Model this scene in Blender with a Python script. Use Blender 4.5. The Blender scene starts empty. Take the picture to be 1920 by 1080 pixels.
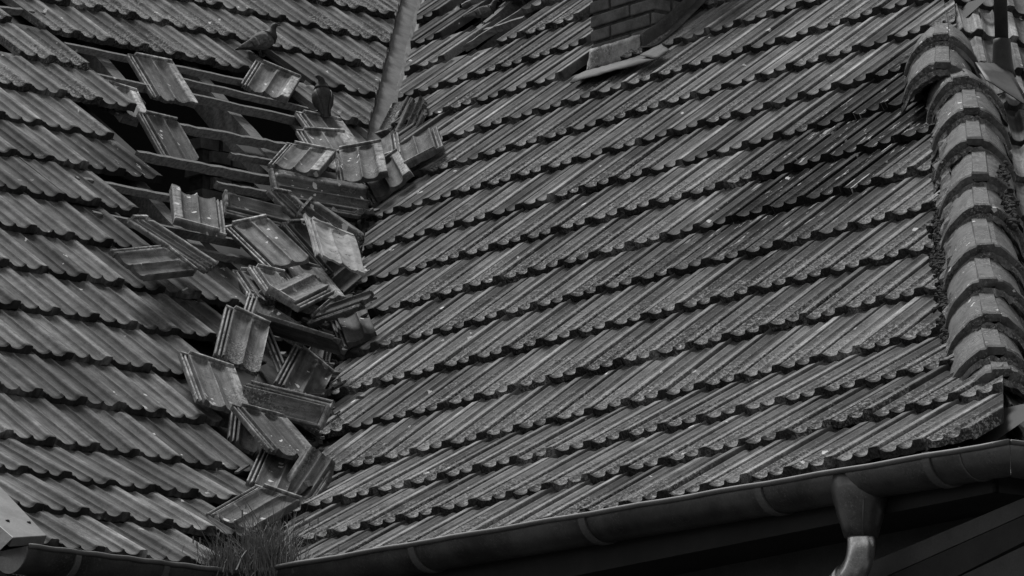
import bpy, bmesh, math, random
import numpy as np
from mathutils import Vector, Matrix

# ------------------------------------------------------------------ camera
scene = bpy.context.scene
F_PX, PITCH, ROLL = 11185.28, 0.20416, -0.015349
CAM = np.array([0.0, 0.0, 1.6])
cp, sp, cr, sr = math.cos(PITCH), math.sin(PITCH), math.cos(ROLL), math.sin(ROLL)
VF = np.array([0, cp, sp]); _X = np.array([1.0, 0, 0]); _U = np.array([0, -sp, cp])
VX = _X * cr + _U * sr; VU = -_X * sr + _U * cr
cam_data = bpy.data.cameras.new("camera"); cam = bpy.data.objects.new("camera", cam_data)
scene.collection.objects.link(cam)
cam.matrix_world = Matrix([[VX[i], VU[i], -VF[i], CAM[i]] for i in range(3)] + [[0, 0, 0, 1]])
cam_data.sensor_width = 36.0; cam_data.lens = F_PX / 1920 * 36; cam_data.clip_end = 500; cam_data.clip_start = 0.5
scene.camera = cam

# ------------------------------------------------------------------ sky, sun, exposure
SUN_AZ, SUN_EL = math.radians(-28), math.radians(62)          # azimuth from +Y towards +X
world = bpy.data.worlds.new("World"); scene.world = world; world.use_nodes = True
wn = world.node_tree.nodes; wl = world.node_tree.links
sky = wn.new("ShaderNodeTexSky"); sky.sky_type = 'NISHITA'; sky.sun_disc = False
sky.sun_elevation = SUN_EL; sky.sun_rotation = SUN_AZ
bw = wn.new("ShaderNodeRGBToBW"); wl.new(sky.outputs[0], bw.inputs[0]); wl.new(bw.outputs[0], wn["Background"].inputs[0])
wn["Background"].inputs[1].default_value = 0.068
sd = bpy.data.lights.new("sun", 'SUN'); sd.energy = 1.5; sd.angle = math.radians(16)
sun = bpy.data.objects.new("sun", sd); scene.collection.objects.link(sun)
sdir = Vector((math.sin(SUN_AZ) * math.cos(SUN_EL), math.cos(SUN_AZ) * math.cos(SUN_EL), math.sin(SUN_EL)))
sun.rotation_euler = sdir.to_track_quat('Z', 'Y').to_euler(); sun.location = (-8, 10, 20)
scene.view_settings.view_transform = 'Standard'; scene.view_settings.look = 'None'
scene.view_settings.exposure = 1.2; scene.view_settings.gamma = 1.0
random.seed(7); rng = np.random.default_rng(11)

# ------------------------------------------------------------------ roof geometry shared by everything
W = 0.2                                                       # cover width of one tile
G = 1.9833 * W; G2 = 2.0 * W                                  # gauge of a course; of the three flatter eave courses
A1, A2 = math.radians(37.96), math.radians(31)
uR = np.array([0.64214, -0.76659, 0.0]); uR /= np.linalg.norm(uR)
uL = np.array([0.71682, 0.69726, 0.0]); uL /= np.linalg.norm(uL)
UP = np.array([0, 0, 1.0])
hR = np.array([uR[1], -uR[0], 0]); hL = np.array([uL[1], -uL[0], 0])
def down(h, a): return h * math.cos(a) - UP * math.sin(a)
vR, vL = down(hR, A1), down(hL, A1)
def nrm(u, v):
    n = np.cross(u, v); n /= np.linalg.norm(n); return n if n[2] > 0 else -n
nR, nL = nrm(uR, vR), nrm(uL, vL)
PR = np.array([0.32884, 23.37064, 5.10415]) + CAM             # tail line of course 8, column 5
PL = np.array([-2.03817, 23.24271, 5.11989]) + CAM - nL * 0.1 * W
def ray(x, y):
    d = VF * F_PX + VX * (x - 960) - VU * (y - 540); return d / np.linalg.norm(d)
def at(x, y, P0, n):                                          # point of a plane seen at a photo position
    d = ray(x, y); return CAM + d * (((P0 - CAM) @ n) / (d @ n))
def px(P):
    q = P - CAM; z = q @ VF; return (960 + F_PX * (q @ VX) / z, 540 - F_PX * (q @ VU) / z)
def inside(p, poly):
    x, y = p; c = False; j = len(poly) - 1
    for i in range(len(poly)):
        xi, yi = poly[i]; xj, yj = poly[j]
        if (yi > y) != (yj > y) and x < (xj - xi) * (y - yi) / (yj - yi) + xi: c = not c
        j = i
    return c

# ------------------------------------------------------------------ materials
MATS = {}
class NT:
    def __init__(s, name):
        s.m = bpy.data.materials.new(name); s.m.use_nodes = True; s.t = s.m.node_tree; s.b = s.t.nodes["Principled BSDF"]; MATS[name] = s.m
    def n(s, t, **k):
        x = s.t.nodes.new("ShaderNode" + t)
        for a, v in k.items(): setattr(x, a, v)
        return x
    def l(s, a, b): s.t.links.new(a, b)
    def val(s, x, inp):
        if isinstance(x, (int, float)): inp.default_value = x
        else: s.l(x, inp)
    def math(s, op, a, b=0.0, clamp=False):
        x = s.n("Math", operation=op, use_clamp=clamp); s.val(a, x.inputs[0]); s.val(b, x.inputs[1]); return x.outputs[0]
    def noise(s, vec, scale, detail=4, rough=0.6):
        x = s.n("TexNoise"); x.inputs["Scale"].default_value = scale; x.inputs["Detail"].default_value = detail; x.inputs["Roughness"].default_value = rough
        if vec is not None: s.l(vec, x.inputs["Vector"])
        return x.outputs["Fac"]
    def ramp(s, v, a, b, lo=0.0, hi=1.0):
        x = s.n("MapRange"); x.inputs[1].default_value = a; x.inputs[2].default_value = b; x.inputs[3].default_value = lo; x.inputs[4].default_value = hi
        x.interpolation_type = 'SMOOTHSTEP'; s.val(v, x.inputs[0]); return x.outputs[0]
    def mix(s, f, a, b):
        x = s.n("Mix", data_type='FLOAT'); s.val(f, x.inputs[0]); s.val(a, x.inputs[2]); s.val(b, x.inputs[3]); return x.outputs[0]
    def scalev(s, vec, sc):
        x = s.n("VectorMath", operation='MULTIPLY'); s.l(vec, x.inputs[0]); x.inputs[1].default_value = sc; return x.outputs[0]
    def fin(s, col, rough=0.8, bump=None, bs=0.3, bd=0.002, spec=0.4, metal=0.0):
        s.val(col, s.b.inputs["Base Color"]) if not isinstance(col, (int, float)) else setattr(s.b.inputs["Base Color"], 'default_value', (col, col, col, 1))
        s.val(rough, s.b.inputs["Roughness"]); s.b.inputs["Specular IOR Level"].default_value = spec; s.b.inputs["Metallic"].default_value = metal
        if bump is not None:
            x = s.n("Bump"); x.inputs["Strength"].default_value = bs; x.inputs["Distance"].default_value = bd
            s.l(bump, x.inputs["Height"]); s.l(x.outputs[0], s.b.inputs["Normal"])
        return s.m

def droppings(t, pos, amount=0.95, size=(26, 26, 26), rad=0.24):
    """white splashes: sparse round cells, only where a broad noise allows them"""
    dn = t.n("TexNoise"); dn.inputs["Scale"].default_value = 60; t.l(pos, dn.inputs["Vector"])
    ds = t.n("VectorMath", operation='MULTIPLY_ADD'); t.l(dn.outputs["Color"], ds.inputs[0]); ds.inputs[1].default_value = (.02, .02, .03); t.l(pos, ds.inputs[2])
    v = t.n("TexVoronoi"); v.inputs["Scale"].default_value = 1.0; t.l(t.scalev(ds.outputs[0], size), v.inputs["Vector"])
    sep = t.n("SeparateColor"); t.l(v.outputs["Color"], sep.inputs[0])
    pick = t.math('GREATER_THAN', sep.outputs[0], amount)
    big = t.ramp(t.noise(pos, 2.3, 2), .44, .54)
    rr = t.math('MULTIPLY', sep.outputs[1], rad); rr = t.math('ADD', rr, 0.05)
    hit = t.math('LESS_THAN', v.outputs["Distance"], rr)
    return t.math('MULTIPLY', t.math('MULTIPLY', pick, hit), big)

def tile_material(name, base, fresh=False):
    t = NT(name); g = t.n("NewGeometry"); pos = g.outputs["Position"]
    at_ = t.n("Attribute", attribute_name="data"); sp_ = t.n("SeparateColor"); t.l(at_.outputs["Color"], sp_.inputs[0])
    tone, moss, crest = sp_.outputs
    uv = t.n("UVMap", uv_map="tile"); su = t.n("SeparateXYZ"); t.l(uv.outputs[0], su.inputs[0])
    pl = t.n("UVMap", uv_map="plane"); spn = t.n("SeparateXYZ"); t.l(pl.outputs[0], spn.inputs[0])
    streak = t.noise(t.scalev(pl.outputs[0], (9.0, 0.9, 1)), 1.0, 5, .65)
    cloud = t.noise(pos, 9, 5, .6); fine = t.noise(pos, 260, 3, .7); broad = t.noise(pos, 1.3, 3)
    c = t.math('MULTIPLY', base, t.ramp(tone, 0, 1, .5, 1.5))
    c = t.math('MULTIPLY', c, t.ramp(streak, .25, .75, .5, 1.5))
    c = t.math('MULTIPLY', c, t.ramp(cloud, .25, .75, .72, 1.25))
    c = t.math('MULTIPLY', c, t.ramp(fine, .3, .7, .8, 1.2))
    c = t.math('MULTIPLY', c, t.ramp(t.noise(pos, 4.2, 5, .7), .32, .66, .62, 1.3))
    blot = t.math('MULTIPLY', t.ramp(t.noise(t.scalev(pos, (1, 1, .6)), 34, 5, .8), .56, .64), t.ramp(t.noise(pos, 3.1, 3), .42, .6))
    c = t.mix(t.math('MULTIPLY', blot, .6), c, .03)
    # rib crests paler: wear plus a highlight painted in; the rest slightly darker
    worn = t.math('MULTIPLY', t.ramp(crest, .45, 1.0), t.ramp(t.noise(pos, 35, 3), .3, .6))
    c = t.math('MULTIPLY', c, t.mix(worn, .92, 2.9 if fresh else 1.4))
    # tiles darken in patches towards the head lap of every course
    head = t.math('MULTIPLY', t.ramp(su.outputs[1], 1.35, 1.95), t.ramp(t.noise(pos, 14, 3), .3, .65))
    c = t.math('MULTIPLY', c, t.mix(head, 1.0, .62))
    # lichen and moss crusts gather on the lower half of the tiles
    low = t.ramp(t.math('ADD', su.outputs[1], t.ramp(t.noise(pos, 17, 4, .7), .3, .7, -.75, .75)), 1.5, .1)
    mk = t.math('MULTIPLY', low, t.ramp(t.math('ADD', moss, t.math('MULTIPLY', t.math('SUBTRACT', broad, .5), 1.6)), .30, .62))
    cr1 = t.noise(pos, 95, 4, .75); cr2 = t.noise(t.scalev(pos, (1.0, 1.0, 1.3)), 150, 3, .7)
    pale = t.math('MULTIPLY', mk, t.ramp(cr1, .50, .57)); dark = t.math('MULTIPLY', mk, t.ramp(cr2, .49, .56))
    c = t.mix(t.math('MULTIPLY', dark, .8), c, .022); c = t.mix(t.math('MULTIPLY', pale, .9), c, base * 2.5)
    spk = t.ramp(t.noise(pos, 75, 5, .85), .635, .67)
    c = t.mix(t.math('MULTIPLY', spk, .5), c, base * 3.0)  # pale specks, also painting small bright glints into the colour
    # a damp run-off stain, laid out in roof coordinates (columns x courses)
    if not fresh:
        k, r = spn.outputs[0], spn.outputs[1]
        wob = t.ramp(t.noise(t.scalev(pl.outputs[0], (.9, .5, 1)), 1.0, 4), .2, .8, -.6, .6)
        kk = t.math('ABSOLUTE', t.math('SUBTRACT', t.math('ADD', k, wob), 12.4))
        st = t.math('MULTIPLY', t.ramp(kk, 3.4, 1.9), t.math('MULTIPLY', t.ramp(r, 11.2, 8.8), t.ramp(r, 4.6, 6.0)))
        c = t.math('MULTIPLY', c, t.mix(st, 1.0, .10))
        c = t.mix(t.math('MULTIPLY', st, t.ramp(t.noise(t.scalev(pl.outputs[0], (14, 3, 1)), 1.0, 3, .7), .61, .65)), c, .5)
    c = t.mix(droppings(t, pos, .74 if fresh else .94, (30, 30, 20) if fresh else (26, 26, 24), .33 if fresh else .27), c, .6)
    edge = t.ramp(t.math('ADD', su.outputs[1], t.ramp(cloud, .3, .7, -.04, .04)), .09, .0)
    c = t.mix(t.math('MULTIPLY', edge, .85 if not fresh else .35), c, .010)  # drip-edge algae plus shade painted onto the tile fronts
    h = t.math('ADD', t.math('MULTIPLY', fine, .35), t.math('ADD', t.math('MULTIPLY', cr1, mk), t.math('MULTIPLY', cloud, .4)))
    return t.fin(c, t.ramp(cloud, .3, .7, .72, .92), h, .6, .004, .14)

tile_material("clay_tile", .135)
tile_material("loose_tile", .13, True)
t = NT("white_underside"); g = t.n("NewGeometry"); pos = g.outputs["Position"]
c = t.math('MULTIPLY', .36, t.ramp(t.noise(pos, 18, 5), .3, .7, .55, 1.25)); c = t.mix(t.ramp(t.noise(pos, 70, 4), .62, .68), c, .03)
t.fin(c, .9, t.noise(pos, 120, 4), .5, .003)
def plain(name, base, var=.35, crust=0, scale=12, rough=.8, metal=0., stretch=(1, 1, 1), bump=.3, spec=.4, drop=False, fine=150):
    t = NT(name); g = t.n("NewGeometry"); tc = t.n("TexCoord"); pos = g.outputs["Position"]
    src = t.scalev(tc.outputs["Object"], stretch) if stretch != (1, 1, 1) else pos
    a = t.noise(src, scale, 5, .65); b = t.noise(pos, fine, 3, .7)
    c = t.math('MULTIPLY', base, t.ramp(a, .25, .75, 1 - var, 1 + var)); c = t.math('MULTIPLY', c, t.ramp(b, .3, .7, .88, 1.12))
    if crust:
        g_ = t.ramp(t.noise(pos, 7, 3), .38, .58)
        c = t.mix(t.math('MULTIPLY', t.math('MULTIPLY', t.ramp(t.noise(pos, 80, 5, .8), .5, .56), g_), crust), c, .014)
        c = t.mix(t.math('MULTIPLY', t.math('MULTIPLY', t.ramp(t.noise(pos, 110, 4, .8), .55, .62), g_), crust), c, base * 3.4)
    if drop: c = t.mix(droppings(t, pos, drop), c, .55)
    return t.fin(c, rough, t.math('ADD', a, t.math('MULTIPLY', b, .4)), bump, .003, spec, metal)
plain("old_wood", .15, var=.5, scale=3, rough=.85, stretch=(3, 30, 30), bump=.5, drop=.95)
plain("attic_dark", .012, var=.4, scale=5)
plain("rafter_wood", .12, var=.5, scale=3, rough=.9, stretch=(3, 25, 25))
plain("brick", .11, var=.45, scale=14, rough=.85, bump=.6)
plain("mortar", .045, var=.5, scale=30, rough=.95, bump=.9)
plain("cement", .12, var=.7, crust=.8, scale=22, rough=.95, bump=1.0, drop=.93)
plain("gutter_metal", .10, var=.5, crust=.3, scale=5, rough=.33, metal=.6, bump=.12, spec=.5, drop=.985)
plain("joint_metal", .10, var=.25, scale=8, rough=.6, metal=.2, bump=.05, spec=.5)
plain("pipe_zinc", .60, var=.3, crust=.15, scale=9, rough=.28, metal=.9, bump=.06)
plain("lead_lightened", .30, var=.5, crust=.5, scale=16, rough=.75, metal=.0, bump=.2)  # flashing lead painted paler, as the upright apron catches little light
plain("lead_darkened", .055, var=.45, crust=.4, scale=11, rough=.75, metal=.0, stretch=(1, 1, 1), bump=.35, drop=.96)  # same lead painted darker, as the flat flange catches too much sun
plain("valley_zinc", .11, var=.45, scale=9, rough=.75, metal=.0, bump=.3, drop=.985)
plain("valley_dirt", .03, var=.6, scale=25, rough=.95, bump=.8)
plain("verge_metal", .20, var=.2, scale=10, rough=.55, metal=.4, bump=.12)
plain("moss", .02, var=.7, scale=60, rough=.98, bump=1.0)
plain("plaster", .055, var=.2, scale=6, rough=.95, bump=.2, drop=.992)
plain("fascia_wood", .02, var=.35, scale=6, rough=.8)
plain("beam_paint", .05, var=.3, scale=6, rough=.7, drop=.97)
plain("ground_soil", .05, var=.4, scale=.4, rough=.95)
plain("grass_blade", .17, var=.5, scale=30, rough=.8)
plain("pipe_dark", .03, var=.3, scale=14, rough=.6, metal=.2, drop=.97)
plain("hip_clay", .080, var=.6, crust=.85, scale=16, rough=.8, bump=.5, drop=.78)
plain("feather_grey", .11, var=.5, crust=.3, scale=60, rough=.85, bump=.3)
plain("feather_dark", .028, var=.6, crust=.5, scale=60, rough=.7, bump=.3)
plain("feather_pale", .20, var=.3, scale=60, rough=.85)
plain("beak", .03, var=.2, scale=60, rough=.5)

# ------------------------------------------------------------------ mesh and naming helpers
def link(o, parent=None):
    scene.collection.objects.link(o)
    if parent is not None: o.parent = parent
    return o
def from_py(name, verts, faces, mat, parent=None, smooth=False):
    me = bpy.data.meshes.new(name); me.from_pydata([tuple(float(c) for c in v) for v in verts], [], faces); me.materials.append(MATS[mat])
    if smooth: me.polygons.foreach_set("use_smooth", [True] * len(me.polygons))
    me.update(); o = bpy.data.objects.new(name, me); return link(o, parent)
def thing(name, label, cat, loc=(0, 0, 0), group=None):
    o = bpy.data.objects.new(name, None); o.location = Vector([float(c) for c in loc]); o.empty_display_size = .1; link(o)
    o["label"] = label; o["category"] = cat
    if group: o["group"] = group
    return o
def tag(o, label, cat, group=None, kind=None):
    if label: o["label"] = label
    if cat: o["category"] = cat
    if group: o["group"] = group
    if kind: o["kind"] = kind
    return o
def rebase(o, loc):                                           # put an object's origin at loc without moving its mesh
    L = Vector([float(c) for c in loc]); o.data.transform(Matrix.Translation(-L)); o.location = L; return o
class MB:
    def __init__(s): s.v = []; s.f = []
    def add(s, verts, faces):
        n = len(s.v); s.v += [np.array(v, float) for v in verts]; s.f += [tuple(i + n for i in f) for f in faces]
    def box(s, c, ax, ay, az, dx, dy, dz, jit=0.0):           # centre, three unit axes, half sizes
        V = []
        for k in (-1, 1):
            for j in (-1, 1):
                for i in (-1, 1): V.append(np.array(c) + ax * dx * i + ay * dy * j + az * dz * k + (rng.normal(0, jit, 3) if jit else 0))
        s.add(V, [(0, 2, 3, 1), (4, 5, 7, 6), (0, 1, 5, 4), (2, 6, 7, 3), (0, 4, 6, 2), (1, 3, 7, 5)])
    def beam(s, a, b, up, hw, hh, seg=8, jit=0.0):            # a slightly uneven length of timber
        a = np.array(a, float); b = np.array(b, float); d = b - a; L = np.linalg.norm(d); d /= L
        sd_ = np.cross(d, up); sd_ /= np.linalg.norm(sd_); u = np.cross(sd_, d)
        V = []; F = []
        for i in range(seg + 1):
            c = a + d * L * i / seg + rng.normal(0, jit, 3) if jit else a + d * L * i / seg
            ch = .18 * min(hw, hh)
            for p, q in ((-1, -1), (1, -1), (1, 1), (-1, 1)):
                V.append(c + sd_ * (p * hw - p * (ch if q > 0 else 0)) + u * q * hh)
        for i in range(seg):
            for j in range(4): F.append((i * 4 + j, i * 4 + (j + 1) % 4, i * 4 + 4 + (j + 1) % 4, i * 4 + 4 + j))
        F += [(3, 2, 1, 0), tuple(seg * 4 + j for j in range(4))]
        s.add(V, F)
    def loft(s, rings, cap=True):
        n = len(rings[0]); V = [p for r in rings for p in r]; F = []
        for i in range(len(rings) - 1):
            for j in range(n): F.append((i * n + j, i * n + (j + 1) % n, (i + 1) * n + (j + 1) % n, (i + 1) * n + j))
        if cap: F += [tuple(reversed(range(n))), tuple(range((len(rings) - 1) * n, len(rings) * n))]
        s.add(V, F)
    def tube(s, pts, rad, n=20, cap=True):
        pts = [np.array(p, float) for p in pts]; R = []; ref = None
        for i, p in enumerate(pts):
            d = (pts[min(i + 1, len(pts) - 1)] - pts[max(i - 1, 0)]); d /= np.linalg.norm(d)
            if ref is None: ref = np.cross(d, UP if abs(d[2]) < .9 else _X)
            ref = ref - d * (ref @ d); ref /= np.linalg.norm(ref); o2 = np.cross(d, ref)
            r = rad[i] if isinstance(rad, (list, tuple)) else rad
            R.append([p + (ref * math.cos(2 * math.pi * k / n) + o2 * math.sin(2 * math.pi * k / n)) * r for k in range(n)])
        s.loft(R, cap)
    def build(s, name, mat, parent=None, smooth=False): return from_py(name, s.v, s.f, mat, parent, smooth)

# ------------------------------------------------------------------ one interlocking clay tile, as a profile swept along its length
PROF = [(-.02, -.055), (.004, -.055), (.008, .062), (.026, .074), (.05, .064), (.085, .042), (.13, .020), (.175, .006), (.225, 0), (.275, .001), (.32, .006), (.36, .016), (.388, .038), (.404, .064), (.413, .079),
        (.428, .080), (.438, .070), (.460, .048), (.49, .027), (.53, .012), (.58, .003), (.62, 0), (.67, .003), (.71, .014), (.742, .034), (.762, .056), (.775, .078), (.79, .100), (.81, .112), (.88, .113), (.952, .113), (.970, .107), (.980, .090), (.984, -.055)]
CHAN = [(-.15, -.045), (-.15, .020), (-.140, .030), (-.125, .030), (-.115, .018), (-.108, -.015), (-.09, -.022), (-.078, -.015), (-.070, .018), (-.060, .032), (-.045, .032), (-.035, .016)]
RIBZ = .104
def pan_fade(x, s_from_head):                                # 1 in the open pan, 0 on the flat head, with the pan's rounded upper end
    for c, hw in ((.225, .20), (.62, .165)):
        if abs(x - c) < hw:
            e = .26 - .16 * math.sqrt(max(0, 1 - ((x - c) / hw) ** 2)); return min(1, max(0, (s_from_head - e) / .055))
    return min(1, max(0, (s_from_head - .12) / .1))
def tile_verts(L, prof, ys, thick=.104, wcut=9, headlip=False):
    hl = .075 if headlip else .02
    """grid of local coordinates (x across, y from the tail upwards, z) in tile widths; top then bottom"""
    P = [p for p in prof if p[0] <= wcut]
    if P[-1][1] > -.02: P.append((P[-1][0] + .002, -.035))
    top = []; crest = []
    for y in ys:
        s = L - y
        for x, z in P:
            if x > .02 and x < .96 and z >= -.001:
                f = pan_fade(x, s)
                if not headlip: f = min(f, max(0, min(1, (s - .265) / .09)))
                zz = z * f + hl * (1 - f)
                if headlip and s < .055: zz = .125
                elif headlip and s < .10: zz = .06
            else:
                zz = z
                if headlip and x <= .02 and s < .05: zz = .05
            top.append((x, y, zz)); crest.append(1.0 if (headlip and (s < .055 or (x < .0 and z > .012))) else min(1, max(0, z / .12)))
    bot = []
    for y in ys:
        for x, z in P: bot.append((x, y, min(z - .02, -thick + .25 * max(z, 0))))
    n = len(P); m = len(ys); N = n * m; F = []
    for j in range(m - 1):
        for i in range(n - 1):
            a = j * n + i; F.append((a, a + 1, a + n + 1, a + n)); F.append((N + a, N + a + n, N + a + n + 1, N + a + 1))
    for i in range(n - 1):
        F.append((i, N + i, N + i + 1, i + 1)); a = (m - 1) * n + i; F.append((a, a + 1, N + a + 1, N + a))
    for j in range(m - 1):
        a = j * n; F.append((a, a + n, N + a + n, N + a)); a = j * n + n - 1; F.append((a, N + a, N + a + n, a + n))
    return np.array(top + bot), F, np.array(crest + [0.0] * N), n
def set_tile_attrs(me, tone, moss, crest, uvt, uvp):
    n = len(me.vertices)
    ca = me.attributes.new("data", 'FLOAT_COLOR', 'POINT'); arr = np.zeros((n, 4), np.float32); arr[:, 0] = tone; arr[:, 1] = moss; arr[:, 2] = crest; arr[:, 3] = 1
    ca.data.foreach_set("color", arr.ravel())
    li = np.zeros(len(me.loops), np.int32); me.loops.foreach_get("vertex_index", li)
    for nm, uv in (("tile", uvt), ("plane", uvp)):
        l = me.uv_layers.new(name=nm); l.data.foreach_set("uv", np.asarray(uv, np.float32)[li].ravel())
# ------------------------------------------------------------------ ground
o = from_py("ground", [(-200, -60, 0), (200, -60, 0), (200, 340, 0), (-200, 340, 0)], [(0, 1, 2, 3)], "ground_soil"); tag(o, None, None, kind="structure")

# ------------------------------------------------------------------ the house and its tiled slopes
house = thing("tiled_house", "old house with a damaged clay tiled roof, valley, chimney and hip", "house", (0, 24, 0))
def sub(name, verts_faces, mat, parent=house, label=None): ...
class Slope:
    def __init__(s, P0, u, h, k0, g2=1.0):
        s.g2 = g2 * G2
        s.P0, s.u, s.h = P0, u, h; s.k0 = k0; s.v = down(h, A1); s.n = nrm(u, s.v)
    def tail(s, r, k):                                        # tail-left corner of the tile in course r, column k
        b = s.P0 + s.u * (k - s.k0) * W
        if r <= 13: return b + s.v * (r - 8) * G
        return b + s.v * 5 * G + down(s.h, A2) * (r - 13) * s.g2
SR = Slope(PR, uR, hR, 5, 1.035); SL = Slope(PL, uL, hL, 4, .955)          # on the left slope column k ends at the rib that was measured
# hip line: where the right slope meets the far slope
HA = at(1800, 200, PR + nR * .3 * W, nR); HB = at(1843, 660, PR + nR * .3 * W, nR); hip_d = (HB - HA) / np.linalg.norm(HB - HA)
u3 = -hR; n3 = nrm(u3, hip_d); v3 = np.cross(n3, u3); v3 = v3 if v3[2] < 0 else -v3
h3 = v3.copy(); h3[2] = 0; h3 /= np.linalg.norm(h3)
class Slope3(Slope):
    def __init__(s):
        s.u, s.h, s.k0 = u3, h3, 0; s.v, s.n = v3, n3
        zs = [SR.tail(r, 0)[2] for r in range(-4, 17)]; s.zs = zs
    def tail(s, r, k):
        z = SR.tail(r, 0)[2]; t = (z - HA[2]) / hip_d[2]; p = HA + hip_d * t - n3 * .3 * W
        if r > 13: z13 = SR.tail(13, 0)[2]; p = p + s.h * (z13 - z) * (1 / math.tan(A2) - math.hypot(v3[0], v3[1]) / -v3[2])
        return p + s.u * k * W
S3 = Slope3()
# valley line
w_ = np.cross(nR, nL); w_ = w_ / np.linalg.norm(w_); w_ = w_ if w_[2] < 0 else -w_
V0 = np.linalg.solve(np.array([nR, nL, w_]), np.array([nR @ PR, nL @ PL, w_ @ PR]))
wh = w_.copy(); wh[2] = 0; wh /= np.linalg.norm(wh); vside = np.array([wh[1], -wh[0], 0]); vside = vside if vside @ uR > 0 else -vside   # horizontal, towards the right slope
HOLE_L = [(140, 85), (250, 100), (352, 122), (445, 150), (470, 108), (545, 112), (575, 165), (590, 222), (650, 240), (712, 244), (730, 262), (700, 640), (640, 860), (560, 1100), (365, 1100), (385, 985), (462, 880), (432, 800), (400, 722), (404, 640), (470, 590), (420, 516), (330, 518), (232, 500), (214, 466), (196, 400), (160, 362), (300, 360), (280, 296), (200, 262), (186, 200), (180, 150)]
HOLE_R = [(850, 114), (870, 62), (852, 40), (880, -40), (1012, -40), (1000, 14), (946, 74), (872, 116)]
APRON = [(1112, 92), (1215, 62), (1240, 84), (1120, 122)]
HOLE_L2 = [(-60, 5), (20, 12), (45, 30), (60, 60), (-60, 70)]
CHIM = [(1150, -80), (1150, 60), (1200, 45), (1280, 0), (1285, -80)]
def build_slope(S, rows, cols, keep, moss_f, name, label, tone_f=None):
    NV = []; NF = []; T = []; M = []; C = []; UT = []; UP_ = []; base = 0
    for r in rows:
        for k in range(*cols(r)):
            P = S.tail(r, k); Q = S.tail(r - 1, k) - S.n * .120 * W
            c = (P + Q) / 2 + S.u * .5 * W
            if not keep(px(c), r, k): continue
            d = Q - P; Lg = np.linalg.norm(d) / W; d = d / np.linalg.norm(d); L = Lg + .20
            ys = [0, .03, .5, 1.0, 1.5, L - .37, L - .34, L - .31, L - .285, L - .26, L - .12, L]
            V, F, cr_, n = tile_verts(L, PROF, ys)
            V = V.copy()
            # chipped, slightly ragged tail edge
            e = V[:, 1] < .02; nz = rng.normal(0, .006, n)
            if rng.random() < .22:
                c0 = rng.uniform(0, 1); nz += np.maximum(0, .05 - abs(np.array([V[i, 0] for i in range(n)]) - c0) * .5) * rng.uniform(.5, 1.4)
            V[:n, 1] += np.maximum(nz, -.01); N = len(V) // 2; V[N:N + n, 1] += nz * .5
            a = rng.normal(0, .012); V[:, 0] += a * (V[:, 1] - 1); V[:, 2] += abs(rng.normal(0, .014)) + rng.normal(0, .012) * (V[:, 0] - .5)
            V[:, 1] += rng.normal(0, .026); V[:, 0] += rng.normal(0, .006)
            nn = np.cross(S.u, d); nn = nn / np.linalg.norm(nn); nn = nn if nn[2] > 0 else -nn
            Wd = P + (V[:, :1] * S.u + V[:, 1:2] * d + V[:, 2:3] * nn) * W
            NV.append(Wd); NF += [tuple(i + base for i in f) for f in F]; m = len(V); base += m
            T.append(np.full(m, tone_f(r, k) if tone_f and tone_f(r, k) is not None else (np.clip(rng.normal(.5, .2), 0, 1) if rng.random() > .08 else rng.choice([.05, .12, 1.0, 1.15])))); M.append(np.full(m, moss_f(px(c), r, k))); C.append(cr_)
            UT.append(V[:, :2]); UP_.append(np.stack([k + V[:, 0], r - V[:, 1] / Lg], 1))
    NV = np.concatenate(NV); me = bpy.data.meshes.new(name)
    me.from_pydata(NV.tolist(), [], NF); me.materials.append(MATS["clay_tile"])
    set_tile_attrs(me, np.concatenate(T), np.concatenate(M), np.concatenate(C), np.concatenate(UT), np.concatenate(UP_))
    o = bpy.data.objects.new(name, me); link(o, house); o["label"] = label
    return o
def cut(o, co, no):                                           # trim tiles along a vertical plane (drops the side the normal points to)
    bm = bmesh.new(); bm.from_mesh(o.data); bmesh.ops.bisect_plane(bm, geom=bm.verts[:] + bm.edges[:] + bm.faces[:], plane_co=Vector(co), plane_no=Vector(no), clear_outer=True)
    ed = [e for e in bm.edges if e.is_boundary]; bmesh.ops.holes_fill(bm, edges=ed, sides=0)
    bm.to_mesh(o.data); bm.free()
def mossR(p, r, k):
    x, y = p; m = .15 + .75 * min(1, max(0, (y - 250) / 350)) + (.25 if x > 900 else 0) - (.4 if x < 850 and y < 800 else 0)
    return float(np.clip(m + rng.normal(0, .15), 0, 1))
def mossL(p, r, k):
    x, y = p; return float(np.clip(.75 - y / 500 + rng.normal(0, .12), 0, 1)) if y < 500 else .0
hip_h = hip_d.copy(); hip_h[2] = 0; hip_h /= np.linalg.norm(hip_h); hside = np.array([hip_h[1], -hip_h[0], 0]); hside = hside if hside @ uR > 0 else -hside
def keepR(p, r, k):
    P = SR.tail(r, k)
    if (P - V0) @ vside < -.5 * W * 2 or (P - HA) @ hside > .7: return False
    return not inside(p, HOLE_R) and not inside(p, CHIM) and not inside(p, APRON)
def toneR(r, k):
    p = px(SR.tail(r, k) + uR * .5 * W)
    if math.hypot(p[0] - 690, p[1] - 648) < 26: return 3.2
    return None
zc = lambda r: (SR.tail(r, 0), S3.tail(r, 0))
def meet(r):
    a, b_ = zc(r); A = np.array([[uR[0], -u3[0]], [uR[1], -u3[1]]]); q = np.linalg.solve(A, (b_ - a)[:2]); return a + uR * q[0]
roofR = build_slope(SR, range(-4, 14), lambda r: (-30, 40), keepR, mossR, "roof_slope", "sound right-hand slope of ribbed tiles, mossy towards its eave", toneR)
vtw = V0 + vside * .0; vtd = w_ * 1.0; vn = np.cross(vtd, UP); vn /= np.linalg.norm(vn); vn = vn if vn @ vside < 0 else -vn
cut(roofR, vtw + vside * .02, vn)
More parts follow.
